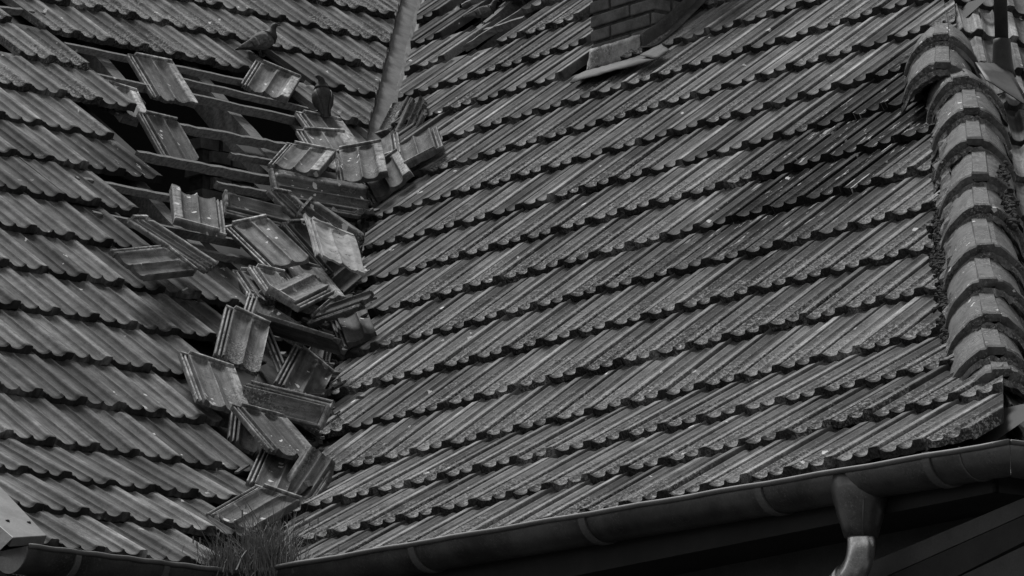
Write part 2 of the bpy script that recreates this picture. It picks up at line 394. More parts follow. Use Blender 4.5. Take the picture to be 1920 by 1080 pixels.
cut(roofR, HA + hside * .02, hside)
M13, M16 = meet(13), meet(16); md_ = M16 - M13; md_[2] = 0; md_ /= np.linalg.norm(md_); ms = np.array([md_[1], -md_[0], 0]); ms = ms if ms @ uR > 0 else -ms
eaveR = build_slope(SR, range(14, 17), lambda r: (-30, 40), lambda p, r, k: keepR(p, r, k) and (SR.tail(r, k) - M13) @ ms < -.10, mossR, "roof_slope", "three flatter mossy courses above the long gutter", toneR)
cut(eaveR, vtw, vn)
def keepL(p, r, k):
    P = SL.tail(r, k)
    if (P - V0) @ vside > .35 or k < -2 - max(0, 0) and px(P)[0] < -420: return False
    return not inside(p, HOLE_L) and not inside(p, HOLE_L2)
roofL = build_slope(SL, range(-3, 17), lambda r: (-14, 34), keepL, mossL, "roof_slope", "left-hand tiled slope with a large hole showing battens")
cut(roofL, V0 - vside * .08, vside)
VERGE = at(40, 1004, SL.tail(16, 0), nrm(uL, down(hL, A2))); cut(roofL, VERGE, -uL)
def keep3(p, r, k): return True
roof3 = build_slope(S3, range(-3, 14), lambda r: (-2, 12), keep3, lambda p, r, k: .3, "roof_slope", "far slope of ribbed tiles beyond the hip")
cut(roof3, HA + hside * -.02, -hside)
eave3 = build_slope(S3, range(14, 17), lambda r: (-3, 12), lambda p, r, k: (S3.tail(r, k) - M13) @ ms > .02, lambda p, r, k: .4, "roof_slope", "flatter eave courses beyond the hip")
cut(eave3, M13 + ms * .03, -ms)
cut(eaveR, M13 + ms * .03, ms)

# underlay sheets, near-black and unseen, added so no light leaks between tiles (left open at the holes)
def light_block(S, rows, k0, k1, ok):
    b = MB(); off = -.16 * W - .03
    for r in rows:
        for k in range(k0, k1):
            p = [S.tail(r - 1, k), S.tail(r - 1, k + 1), S.tail(r, k + 1), S.tail(r, k)]
            c = sum(p) / 4
            if not ok(c, px(c)): continue
            p = [q + S.n * off for q in p]; n = len(b.v); b.v += p; b.f.append((n, n + 1, n + 2, n + 3))
    return b
def okR(c, p): return (c - V0) @ vside > .0 and (c - HA) @ hside < .0 and not inside(p, HOLE_R)
HOLE_U = [(120, 60), (352, 90), (480, 100), (600, 170), (600, 240), (530, 270), (500, 330), (440, 480), (330, 500), (225, 470), (165, 370), (255, 330), (230, 250), (150, 160)]
def okL(c, p): return (c - V0) @ vside < .0 and not inside(p, HOLE_U) and not inside(p, HOLE_L2)
light_block(SR, range(-4, 17), -30, 40, okR).build("light_block_sheet", "attic_dark", house)
light_block(SL, range(-3, 17), -14, 34, okL).build("light_block_sheet", "attic_dark", house)
light_block(S3, range(-3, 17), 0, 12, lambda c, p: (c - HA) @ hside > .0).build("light_block_sheet", "attic_dark", house)

# battens and rafters seen through the holes
def batten(a, b, S, parent=house, hw=.012, hh=.017, lift=-.10 * W, name="batten"):
    A = at(a[0], a[1], S.P0 + S.n * lift, S.n); B = at(b[0], b[1], S.P0 + S.n * lift, S.n)
    m = MB(); m.beam(A, B, S.n, hw * rng.uniform(.85, 1.15), hh * rng.uniform(.85, 1.2), 14, .0013); return m.build(name, "old_wood", parent)
for a, b in (((120, 86), (465, 157)), ((330, 150), (575, 207)), ((170, 143), (600, 236)), ((335, 240), (560, 281)), ((255, 291), (525, 342)), ((431, 292), (540, 310)), ((140, 337), (330, 374)),
             ((405, 347), (530, 370)), ((170, 404), (450, 458)), ((365, 472), (500, 496)), ((190, 374), (240, 384)), ((-40, 12), (80, 28))):
    batten(a, b, SL)
for a, b in (((870, 92), (1002, 9)), ((895, 66), (985, 36)), ((868, 14), (920, -14))):
    A = a; batten(a, (b[0], b[1]), SR)
def rafter(a, b, S, hw=.045):
    A = at(a[0], a[1], S.P0 - S.n * .11, S.n); B = at(b[0], b[1], S.P0 - S.n * .11, S.n)
    m = MB(); m.beam(A, B, S.n, hw, .06, 6, .002); return m.build("rafter", "rafter_wood", house)
rafter((330, 120), (520, 335), SL); rafter((235, 350), (470, 600), SL); rafter((130, 70), (250, 210), SL); rafter((560, 210), (640, 300), SL); rafter((1010, -20), (860, 115), SR, .03)

# walls under the eaves, boarded eaves, inner lining
def poly_prism(b, pts, z0, z1):
    n = len(pts); b.add([(p[0], p[1], z0) for p in pts] + [(p[0], p[1], z1) for p in pts], [tuple(reversed(range(n))), tuple(range(n, 2 * n))] + [(i, (i + 1) % n, n + (i + 1) % n, n + i) for i in range(n)])
eR0 = SR.tail(16, 0); eL0 = SL.tail(16, 0); hipb = S3.tail(16, 0)
def isect(P, u, Q, v):                                        # plan intersection of two horizontal lines
    A = np.array([[u[0], -v[0]], [u[1], -v[1]]]); t = np.linalg.solve(A, (Q - P)[:2]); return P + u * t[0]
def outline(inn):
    cV = isect(eR0 - hR * inn, uR, eL0 - hL * inn, uL); cH = isect(eR0 - hR * inn, uR, hipb - h3 * inn, u3)
    fL = isect(cV, uL, VERGE + uL * inn * .3, hL); return [fL, cV, cH, cH + u3 * 9, fL - hL * 10]
zE = SR.tail(16, 0)[2] - .15
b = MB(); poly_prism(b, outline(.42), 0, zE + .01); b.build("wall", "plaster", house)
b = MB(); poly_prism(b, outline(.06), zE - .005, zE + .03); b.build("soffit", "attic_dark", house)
ol = outline(.045); b = MB()
for (p0, p1, hh_) in ((ol[0], ol[1], hL), (ol[1], ol[2], hR), (ol[2], ol[3], h3)):
    q = [p0, p1, p1 - hh_ * .014, p0 - hh_ * .014]; n = len(b.v); b.add([np.array((p[0], p[1], z)) for z in (zE - .03, SR.tail(16, 0)[2] - .035) for p in q], [(3, 2, 1, 0), (4, 5, 6, 7), (0, 1, 5, 4), (1, 2, 6, 5), (2, 3, 7, 6), (3, 0, 4, 7)])
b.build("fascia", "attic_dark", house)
# far slopes behind the ridge and the gable, which shut the attic
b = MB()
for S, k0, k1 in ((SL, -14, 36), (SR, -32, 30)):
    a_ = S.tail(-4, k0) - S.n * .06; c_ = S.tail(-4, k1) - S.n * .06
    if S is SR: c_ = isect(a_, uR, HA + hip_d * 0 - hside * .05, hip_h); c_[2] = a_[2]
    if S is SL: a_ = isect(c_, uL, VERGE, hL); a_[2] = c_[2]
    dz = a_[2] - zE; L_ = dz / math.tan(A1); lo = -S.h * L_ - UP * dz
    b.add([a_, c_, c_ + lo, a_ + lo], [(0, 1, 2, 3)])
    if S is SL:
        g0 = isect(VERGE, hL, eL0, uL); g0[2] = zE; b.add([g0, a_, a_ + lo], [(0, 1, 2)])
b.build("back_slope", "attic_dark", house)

# brick pier inside the attic, seen through the battens
pier = thing("brick_pier", "worn brick pier standing inside the attic behind the bare battens", "brick pier", at(400, 300, PL - nL * .32, nL) - UP * .5)
b = MB(); pc = at(420, 300, PL - nL * .30, nL)
for j in range(9):
    for i in range(3):
        cc = pc + uL * ((i - 1) * .125 + (.06 if j % 2 else 0)) - UP * (j * .062 - .05) + rng.normal(0, .003, 3); b.box(cc, uL, hL, UP, .056, .055, .026, .002)
ob = b.build("brickwork", "brick", pier); ob.matrix_parent_inverse = Matrix.Translation(-pier.location)
b = MB(); b.box(pc - UP * .22 - hL * .01 + uL * .02, uL, hL, UP, .18, .046, .3); ob = b.build("mortar_core", "mortar", pier); ob.matrix_parent_inverse = Matrix.Translation(-pier.location)

# ------------------------------------------------------------------ valley sheet
def valley(s0, s1, name, mat, lab):
    b = MB(); rows = []; N = int((s1 - s0) / .09)
    for i in range(N + 1):
        c = V0 + w_ * (s0 + (s1 - s0) * i / N) - UP * .045; wing = []
        # the two wings follow the two roof slopes, with a small upstand and fold in the middle
        for q, h_ in ((-.30, 0), (-.29, .012), (-.17, 0), (-.012, 0), (0, .014), (.012, 0), (.15, 0), (.26, .012), (.27, 0)):
            nn = nL if q < 0 else nR; dirv = np.cross(nn, w_); dirv /= np.linalg.norm(dirv); dirv = dirv if dirv @ vside > 0 else -dirv
            wing.append(c + dirv * q + nn * h_ + rng.normal(0, .0012, 3))
        rows.append(wing)
    n = 9; b.add([p for r in rows for p in r], [(i * n + j, i * n + j + 1, (i + 1) * n + j + 1, (i + 1) * n + j) for i in range(N) for j in range(n - 1)])
    b.build(name, mat, house, False)["label"] = lab
valley(-6.6, -.9, "valley_sheet", "valley_zinc", "pale worn metal sheet lining the upper valley")
valley(-.9, 3.6, "valley_sheet", "valley_dirt", "dirt covered lower part of the valley lining")

# ------------------------------------------------------------------ chimney
ch = MB(); mo = MB()
C0 = at(1107, 118, PR, nR); C1 = at(1213, 95, PR, nR)          # foot of the left edge and of the near corner
wl_ = np.linalg.norm(C1 - C0); fz = .0
cx = C0 + uR * 0; zb = C0[2] - .35; bw_ = .0
front = lambda a, z: C0 + uR * a + UP * z                      # z measured from the foot
width = (C1 - C0) @ uR; depth = .30
bh = .066; jt = .013; lens = width / 1.62
for j in range(-5, 16):
    z = j * bh + .02
    offx = (0, .5)[j % 2]
    # front face bricks
    x = -offx * lens
    while x < width - .001:
        x0, x1 = max(x, 0), min(x + lens, width)
        if x1 - x0 > .02:
            c = front((x0 + x1) / 2, z + bh / 2) - hR * .05; ch.box(c, uR, hR, UP, (x1 - x0) / 2 - jt / 2, .052, bh / 2 - jt / 2, .0016)
        x += lens
    y = .105 if j % 2 else .0
    y0 = .105
    while y0 < depth + .2:
        y1 = y0 + lens; c = front(width, z + bh / 2) - hR * ((y0 + y1) / 2) - uR * .05; ch.box(c, uR, hR, UP, .052, (y1 - y0) / 2 - jt / 2, bh / 2 - jt / 2, .0016); y0 = y1
    y0 = .105
    while y0 < depth + .2:
        y1 = y0 + lens; c = front(0, z + bh / 2) - hR * ((y0 + y1) / 2) + uR * .05; ch.box(c, uR, hR, UP, .052, (y1 - y0) / 2 - jt / 2, bh / 2 - jt / 2, .0016); y0 = y1
chim = ch.build("chimney", "brick", house); chim["label"] = "square brick chimney stack rising from the right slope"
md = chim.modifiers.new("bevel", 'BEVEL'); md.width = .006; md.segments = 2
mo.box(front(width / 2, .4) - hR * (.010 + (depth + .2) / 2), uR, hR, UP, width / 2 - .011, (depth + .2) / 2, .85); mo.build("mortar_joints", "mortar", chim)
# lead flashing: apron on the front face, tongue over the tiles, stepped side piece
def sheet(pts, rows, name, thick=.004, mat="lead_darkened", parent=house, jit=.0012):
    """grid sheet from a list of rows of points"""
    m = len(pts[0]); V = []; F = []
    for r in pts:
        for p in r: V.append(np.array(p) + rng.normal(0, jit, 3))
    N = len(pts)
    F = [(i * m + j, i * m + j + 1, (i + 1) * m + j + 1, (i + 1) * m + j) for i in range(N - 1) for j in range(m - 1)]
    o = from_py(name, V, F, mat, parent, True); md = o.modifiers.new("thick", 'SOLIDIFY'); md.thickness = thick; return o
def lerp(a, b, t): return np.array(a) * (1 - t) + np.array(b) * t
fP = C0 + hR * .012                                           # plane just proud of the front face
A_ = [at(x, y, fP, hR) for x, y in ((1107, 93), (1201, 64))]; B_ = [at(x, y, fP, hR) for x, y in ((1101, 134), (1200, 106))]
pr = PR + nR * (.15 * W)
C_ = [at(x, y, pr, nR) for x, y in ((1072, 153), (1228, 113))]; B2 = [at(x, y, pr, nR) for x, y in ((1095, 136), (1206, 100))]
sheet([[lerp(lerp(A_[0], B_[0], t), lerp(A_[1], B_[1], t), s) for s in np.linspace(0, 1, 14)] for t in np.linspace(0, 1, 6)], 0, "flashing", mat="lead_lightened")
prh = PR + nR * (.22 * W)
C_ = [at(x, y, prh, nR) for x, y in ((1069, 156), (1232, 112))]
sheet([[lerp(lerp(B_[0], C_[0], t), lerp(B_[1], C_[1], t), s) + nR * .01 * math.sin(t * 3.14) for s in np.linspace(0, 1, 16)] for t in np.linspace(0, 1, 5)], 0, "flashing", jit=.0016)
t0 = [at(x, y, prh, nR) for x, y in ((1232, 112), (1256, 95))]; t1 = [at(x, y, prh, nR) for x, y in ((1200, 104), (1240, 84))]
sheet([[lerp(lerp(t1[0], t0[0], t), lerp(t1[1], t0[1], t), s) for s in np.linspace(0, 1, 6)] for t in np.linspace(0, 1, 4)], 0, "flashing")
gP = front(width, 0) + uR * .012                               # side face
up_ = [at(x, y, gP, uR) for x, y in ((1203, 62), (1213, 55), (1232, 44), (1245, 32), (1262, 18), (1283, -2), (1300, -22))]
lo_ = [at(x, y, gP, uR) for x, y in ((1204, 98), (1218, 93), (1240, 78), (1260, 60), (1284, 36), (1306, 14), (1330, -14))]
sheet([[lerp(a, c, t) for a, c in zip(up_, lo_)] for t in np.linspace(0, 1, 6)], 0, "flashing")
sheet([[p + (uR * .06 + nR * .01) * t + nR * .02 * (1 - t) for p in lo_] for t in np.linspace(0, 1, 3)], 0, "flashing")

# ------------------------------------------------------------------ hip caps
PC = [(-.140, -.110), (-.134, -.084), (-.124, -.056), (-.108, -.030), (-.088, -.007), (-.067, .013), (-.048, .027), (-.030, .031), (-.027, .040), (.027, .040), (.030, .031), (.048, .027), (.067, .013), (.088, -.007), (.108, -.030), (.124, -.056), (.134, -.084), (.140, -.110)]
lips = [(1764, 73), (1767, 126), (1803, 154), (1822, 212), (1828, 270), (1838, 336), (1843, 395), (1848, 469), (1853, 534), (1860, 599), (1868, 662), (1878, 703)]
hipn = np.cross(hip_d, hside); hipn = hipn if hipn[2] > 0 else -hipn; hipn /= np.linalg.norm(hipn); hcr = np.cross(hipn, hip_d); hcr = hcr if hcr @ hside > 0 else -hcr
HC = HA + hipn * .055
def hip_cap(lip, L, roll=0., yaw=0.):
    d = ray(*lip); tt = ((HC - CAM) @ hipn) / (d @ hipn); P = CAM + d * tt                      # lip crest point on the crest plane
    ax = hip_d + hcr * yaw; ax /= np.linalg.norm(ax); sd_ = np.cross(hipn, ax); sd_ = sd_ if sd_ @ hcr > 0 else -sd_
    sd_ = sd_ + hipn * roll; sd_ /= np.linalg.norm(sd_); up = np.cross(sd_, ax); up = up if up @ hipn > 0 else -up
    P = P - up * .04
    rings = []
    for s, sc, dz in ((-L, .88, -.018), (-L * .66, .91, -.013), (-L * .33, .95, -.006), (-.044, .97, 0), (-.038, .98, .001), (-.030, 1.04, .015), (-.016, 1.07, .020), (-.004, 1.06, .017), (0, 1.01, .006)):
        rings.append([P + ax * s + sd_ * x * sc + up * (z * sc + dz) + rng.normal(0, .0012, 3) for x, z in PC])
    inner = [[p - up * .013 - (sd_ * (.012 if i > 9 else -.012 if i < 8 else 0)) for i, p in enumerate(r)] for r in (rings[-1], rings[2], rings[0])]
    allr = rings + inner; n = len(PC); V = [p for r in allr for p in r]; F = []
    for i in range(len(allr) - 1):
        for j in range(n - 1): F.append((i * n + j, i * n + j + 1, (i + 1) * n + j + 1, (i + 1) * n + j))
    for j in range(n - 1): F.append(((len(allr) - 1) * n + j, (len(allr) - 1) * n + j + 1, j + 1, j))
    o = from_py("hip_tile", V, F, "hip_clay", house, True); es = o.modifiers.new('es', 'EDGE_SPLIT'); es.split_angle = math.radians(24)
    return P, ax, sd_, up
def crest(lip):
    d = ray(*lip); return CAM + d * (((HC - CAM) @ hipn) / (d @ hipn))
for i, lp in enumerate(lips):
    Lc_ = np.linalg.norm(crest(lp) - crest(lips[i - 1])) + .07 if i else .34
    P, ax, sd_, up = hip_cap(lp, Lc_, rng.normal(0, .03) + (-.06 if i in (1,) else .10 if i == 2 else 0), rng.normal(0, .03) + (.10 if i == 2 else 0))
    # crumbling cement bedded under each lip
    m = MB(); n = 22; R0 = []; R1 = []; R2 = []
    for j in range(n):
        f = j / (n - 1) * 2 - 1; x = .150 * f; z = np.interp(x, [p[0] for p in PC], [p[1] for p in PC])
        q = P + sd_ * x + up * (z - .012)
        e1 = abs(rng.normal(0, .014)) * (.4 + .6 * (math.sin(j * .9 + i) > -.2)); R0.append(q + up * .006 + ax * (.004 + e1)); R1.append(q + ax * (.016 + e1 + abs(rng.normal(0, .010))) - up * (.008 + abs(rng.normal(0, .006)))); R2.append(q - up * .04 + ax * .004)
    V = R0 + R1 + R2; m.add(V, [(k * n + j, k * n + j + 1, (k + 1) * n + j + 1, (k + 1) * n + j) for k in range(2) for j in range(n - 1)]); m.build("mortar_bed", "cement", house)
# ragged bedding mortar along both feet of the hip
for nn_ in (nR, n3):
    m = MB(); n = 150; R = [[], [], [], []]; lr = np.cross(nn_, hip_d); lr /= np.linalg.norm(lr); lr = lr if (lr @ hside) * (1 if nn_ is n3 else -1) > 0 else -lr
    for j in range(n):
        c = HA - nn_ * .055 + hip_d * (-.35 + j * (np.linalg.norm(HB - HA) + 0.75) / n); e1 = .014 * math.sin(j * .37) + rng.normal(0, .008)
        for q_, (a, hh_) in enumerate(((.06, .060), (.100, .048), (.122, .030), (.130, -.02))): R[q_].append(c + lr * (a + e1 * (q_ > 1)) + nn_ * (hh_ + rng.normal(0, .006)))
    m.add([p for r in R for p in r], [(k * n + j, k * n + j + 1, (k + 1) * n + j + 1, (k + 1) * n + j) for k in range(3) for j in range(n - 1)]); m.build("mortar_bed", "cement", house)
m = MB()
for (mx, my, rr, cnt) in ((1762, 330, 12, 16), (1765, 420, 16, 26), (1768, 480, 20, 34), (1772, 560, 17, 26), (1778, 620, 16, 22), (1880, 330, 10, 12), (1892, 400, 14, 20), (1760, 490, 14, 20), (1788, 690, 12, 16)):
    for _ in range(cnt * 6):
        q = at(mx + rng.normal(0, rr * .45), my + rng.normal(0, rr), PR + nR * .018, nR); r0 = rng.uniform(.005, .016)
        for k in range(1):
            ico = [(0, 0, 1), (.9, 0, .4), (.28, .85, .4), (-.72, .53, .4), (-.72, -.53, .4), (.28, -.85, .4), (.72, .53, -.4), (-.28, .85, -.4), (-.9, 0, -.4), (-.28, -.85, -.4), (.72, -.53, -.4), (0, 0, -1)]
            V = [q + np.array(v) * r0 * rng.uniform(.6, 1.3) for v in ico]
            m.add(V, [(0, 1, 2), (0, 2, 3), (0, 3, 4), (0, 4, 5), (0, 5, 1), (1, 6, 2), (2, 7, 3), (3, 8, 4), (4, 9, 5), (5, 10, 1), (2, 6, 7), (3, 7, 8), (4, 8, 9), (5, 9, 10), (1, 10, 6), (6, 11, 7), (7, 11, 8), (8, 11, 9), (9, 11, 10), (10, 11, 6)])
o = m.build("moss", "moss"); tag(o, "dark moss cushions growing along the foot of the hip", "moss", kind="stuff")

# ------------------------------------------------------------------ gutters
def gutter(P0, P1, h, r, name, label, cap0=False, cap1=False, bead_r=.009, m0=0, m1=0):
    """half-round gutter; P0-P1 is its front rim"""
    P0 = np.array(P0); P1 = np.array(P1); d = P1 - P0; L = np.linalg.norm(d); d /= L; root = thing(name, label, "gutter", P0 - h * r)
    inv = Matrix.Translation(-root.location)
    m = MB(); n = 18; rings = []
    prof = [(-h * r + h * r * math.cos(a) + UP * (-r * .95 * math.sin(a))) for a in np.linspace(0, math.pi, n)]
    prof = prof + [p * 1.0 + (h * -r - p) * (.004 / r) for p in reversed(prof)]
    N = 30; 
    for i in range(N + 1): c = P0 + d * L * i / N; f_ = i / N; rings.append([c + p + d * (-(p @ h)) * (m0 * (1 - f_) + m1 * f_) for p in prof])
    m.loft(rings, True); o = m.build("trough", "gutter_metal", root, True); o.matrix_parent_inverse = inv
    mm = o.modifiers.new("es", 'EDGE_SPLIT'); mm.split_angle = math.radians(40)
    m = MB(); m.tube([P0 + d * L * i / N + UP * (.0015 * math.sin(i * 1.7)) + h * .004 for i in range(N + 1)], bead_r, 10); o = m.build("rim_bead", "joint_metal", root, True); o.matrix_parent_inverse = inv
    def band(x, wd=.016, out=.006, nm="bracket", sl=.0, mt="joint_metal"):
        # strap or joint collar wrapped round the trough at photo column x
        best = min(np.linspace(0, L, 600), key=lambda s: abs(px(P0 + d * s)[0] - x)); c = P0 + d * best; m = MB(); R_ = []
        for a in np.linspace(-.15, math.pi, 20):
            p = -h * r + h * (r + out) * math.cos(a) + UP * (-(r * .95 + out) * math.sin(a)); q = -h * r + h * (r - .001) * math.cos(a) + UP * (-(r * .95 - .001) * math.sin(a))
            R_.append([c + q - d * wd, c + p - d * wd, c + p + d * wd, c + q + d * wd])
        m.loft(R_, True); o = m.build(nm, mt, root); o.matrix_parent_inverse = inv; return c
    def cap(c, s):
        m = MB(); pr_ = prof[:n]; N2 = len(pr_); m.add([c + p for p in pr_] + [c + p + d * s * .006 for p in pr_], [tuple(range(N2)), tuple(reversed(range(N2, 2 * N2)))] + [(i, (i + 1) % N2, N2 + (i + 1) % N2, N2 + i) for i in range(N2)])
        o = m.build("end_cap", "verge_metal", root); o.matrix_parent_inverse = inv
    if cap0: cap(P0, -1)
    if cap1: cap(P1, 1)
    return root, inv, band, d, P0, L
rg = .088
gR0 = SR.tail(16, 0) + hR * .10
a0 = at(520, 1064, gR0, hR); a1 = at(1893, 829, gR0, hR)
zr = np.polyfit([0, 1], [a0[2], a1[2]], 1)
gut, gi, band, gd, gP0, gL = gutter(a0, a1, hR, rg, "roof_gutter", "long dark half-round gutter under the right slope, ending at the corner mitre", m1=-1, m0=-1)
for x in (772, 1092, 1422, 1737): band(x)
band(1800, .003, .0025, "joint")
# the mitre return running away along the far eave
h4 = uR.copy(); g4 = a1 + u3 * .0
r2, gi2, band2, *_ = gutter(a1 - uR * .0 + u3 * .002, a1 + u3 * 3.0, uR, rg, "roof_gutter", "short gutter return running away round the corner at the right edge", bead_r=.008, m0=1)
gL0 = SL.tail(16, 0) + hL * .10
b0 = at(53, 1024, gL0, hL); b1 = at(505, 1081, gL0, hL)
glt, gi3, band3, *_ = gutter(b0, b1, hL, rg, "roof_gutter", "short dark gutter under the left slope with a pale end cap", cap0=True, m1=1)
band3(147, .012); band3(312, .012)

# outlet funnel and swan-neck
so = min(np.linspace(0, gL, 800), key=lambda s: abs(px(gP0 + gd * s - hR * rg)[0] - 1611)); oc = gP0 + gd * so - hR * rg
pipe = thing("downpipe", "zinc swan-neck rainwater pipe hanging under the flared gutter outlet", "downpipe", oc - UP * .3); pi_ = Matrix.Translation(-pipe.location)
fdir = hR; rings = []
topz = -.025
def ov(c, a, b2, n=28): return [c + gd * a * math.cos(2 * math.pi * k / n) + hR * b2 * math.sin(2 * math.pi * k / n) for k in range(n)]
for z, a, b2 in ((.0, .096, rg + .004), (-.05, .093, rg + .003), (-.09, .086, rg * .92), (-.13, .073, .074), (-.165, .062, .064), (-.200, .053, .054), (-.200, .046, .047)): rings.append(ov(oc + UP * z, a, b2))
m = MB(); m.loft(rings, True); o = m.build("outlet_funnel", "gutter_metal", pipe, True); o.matrix_parent_inverse = pi_
m = MB(); seam = [oc + UP * z + gd * (a * .96) * math.cos(-.6) * 1.0 + hR * b2 * math.sin(.62) * 1.0 for z, a, b2 in ((-.09, .086, rg * .92), (-.13, .074, .076), (-.200, .054, .055))]
m.tube(seam, .004, 6); o = m.build("seam", "joint_metal", pipe, True); o.matrix_parent_inverse = pi_
pr_ = .044; path = [oc + UP * -.19, oc + UP * -.205, oc + UP * -.215]
ang = np.linspace(0, 1.2, 12); Rb = .095; dirl = -gd * .9 - hR * .25; dirl /= np.linalg.norm(dirl)
c0_ = path[-1] + dirl * Rb
for a in ang[1:]: path.append(c0_ - dirl * Rb * math.cos(a) - UP * Rb * math.sin(a))
td = (path[-1] - path[-2]); td /= np.linalg.norm(td); path.append(path[-1] + td * .05)
m = MB(); m.tube(path, pr_, 28); o = m.build("elbow", "pipe_zinc", pipe, True); o.matrix_parent_inverse = pi_
e = path[-1]; m = MB(); m.tube([e - td * .02, e - td * .018, e + td * .03], [pr_ + .002, pr_ + .008, pr_ + .008], 28); o = m.build("socket", "pipe_zinc", pipe, True); o.matrix_parent_inverse = pi_
m = MB(); m.tube([e + td * .01, e + td * .5 , e + td * .6 - UP * .1, e + td * .6 - UP * 1.2], pr_ * .98, 20); o = m.build("lower_pipe", "pipe_dark", pipe, True); o.matrix_parent_inverse = pi_

# sloping bargeboards low on the right, under the corner of the eave
bb = thing("bargeboard", "sloping pale bargeboard below the eave at the lower right", "bargeboard", at(1800, 1020, eR0 - hR * .1, hR)); bi = Matrix.Translation(-bb.location)
P5 = SR.tail(16, 0) - hR * .12
def bq(pts, dep, nm, mat):
    q = [at(x, y, P5, hR) for x, y in pts]; n = len(q); m = MB(); m.add(q + [p - hR * dep for p in q], [tuple(range(n)), tuple(reversed(range(n, 2 * n)))] + [(i, (i + 1) % n, n + (i + 1) % n, n + i) for i in range(n)])
    o = m.build(nm, mat, bb); o.matrix_parent_inverse = bi
bq(((1560, 1130), (1600, 1068), (1980, 908), (1980, 938), (1640, 1090), (1575, 1150)), .05, "upper_board", "beam_paint")
bq(((1640, 1092), (1980, 940), (1980, 985), (1700, 1128), (1640, 1150)), .03, "lower_board", "fascia_wood")
bq(((1760, 1100), (1990, 990), (1990, 1150), (1760, 1150)), .02, "side_panel", "plaster")

# ------------------------------------------------------------------ vent pipe beyond the hip
vb = at(1880, 130, HA + n3 * .02, n3); vp = thing("vent_pipe", "dark upright vent pipe standing beyond the top of the hip", "vent pipe", vb); vi = Matrix.Translation(-vp.location)
m = MB(); m.tube([vb + UP * .10, vb + UP * .9], .0265, 24); o = m.build("pipe", "pipe_dark", vp, True); o.matrix_parent_inverse = vi
m = MB(); m.tube([vb - UP * .03, vb, vb + UP * .05, vb + UP * .10, vb + UP * .118, vb + UP * .119], [.052, .044, .038, .035, .034, .027], 24); o = m.build("collar", "pipe_dark", vp, True); o.matrix_parent_inverse = vi
q = [at(x, y, HA + n3 * .03, n3) for x, y in ((1828, 118), (1848, 150), (1935, 205), (1935, 160), (1862, 120))]
o = sheet([[lerp(q[0], q[4], t) for t in np.linspace(0, 1, 8)], [lerp(lerp(q[0], q[1], .5), lerp(q[4], q[3], .5), t) for t in np.linspace(0, 1, 8)], [lerp(q[1], q[2], t) for t in np.linspace(0, 1, 8)]], 0, "base_flashing", parent=vp, mat="pipe_dark"); o.matrix_parent_inverse = vi

# ------------------------------------------------------------------ verge strip low on the left slope
vr = thing("verge_cover", "pale folded metal verge strip screwed down at the lower left eave", "verge cover", at(20, 980, PL, nL)); vri = Matrix.Translation(-vr.location)
sv = down(hL, A2); s0 = SL.tail(16, 0); n2 = nrm(uL, sv); Pv = s0 + n2 * .05
q = [at(x, y, Pv, n2) for x, y in ((-160, 742), (88, 1004), (24, 1008), (-160, 848))]
m = MB(); q2 = [p - n2 * .035 for p in q]
m.add(q + q2, [(0, 1, 2, 3), (7, 6, 5, 4), (0, 4, 5, 1), (1, 5, 6, 2), (2, 6, 7, 3), (3, 7, 4, 0)]); o = m.build("strip", "verge_metal", vr); o.matrix_parent_inverse = vri
md = o.modifiers.new("bevel", 'BEVEL'); md.width = .003; md.segments = 2
q3 = [q[3], q[2], q[2] - n2 * .0 + (q[2] - q[1]) * .28 - n2 * .05, q[3] + (q[3] - q[0]) * .1 - n2 * .05]
m = MB(); m.add(q3 + [p - n2 * .004 for p in q3], [(0, 1, 2, 3), (7, 6, 5, 4), (0, 4, 5, 1), (1, 5, 6, 2), (2, 6, 7, 3), (3, 7, 4, 0)]); o = m.build("side_fold", "lead_darkened", vr); o.matrix_parent_inverse = vri
for x, y in ((14, 977), (54, 980)):
    c = at(x, y, Pv, n2); m = MB(); m.tube([c, c + n2 * .004, c + n2 * .006], [.008, .007, .003], 10); o = m.build("screw", "pipe_dark", vr, True); o.matrix_parent_inverse = vri

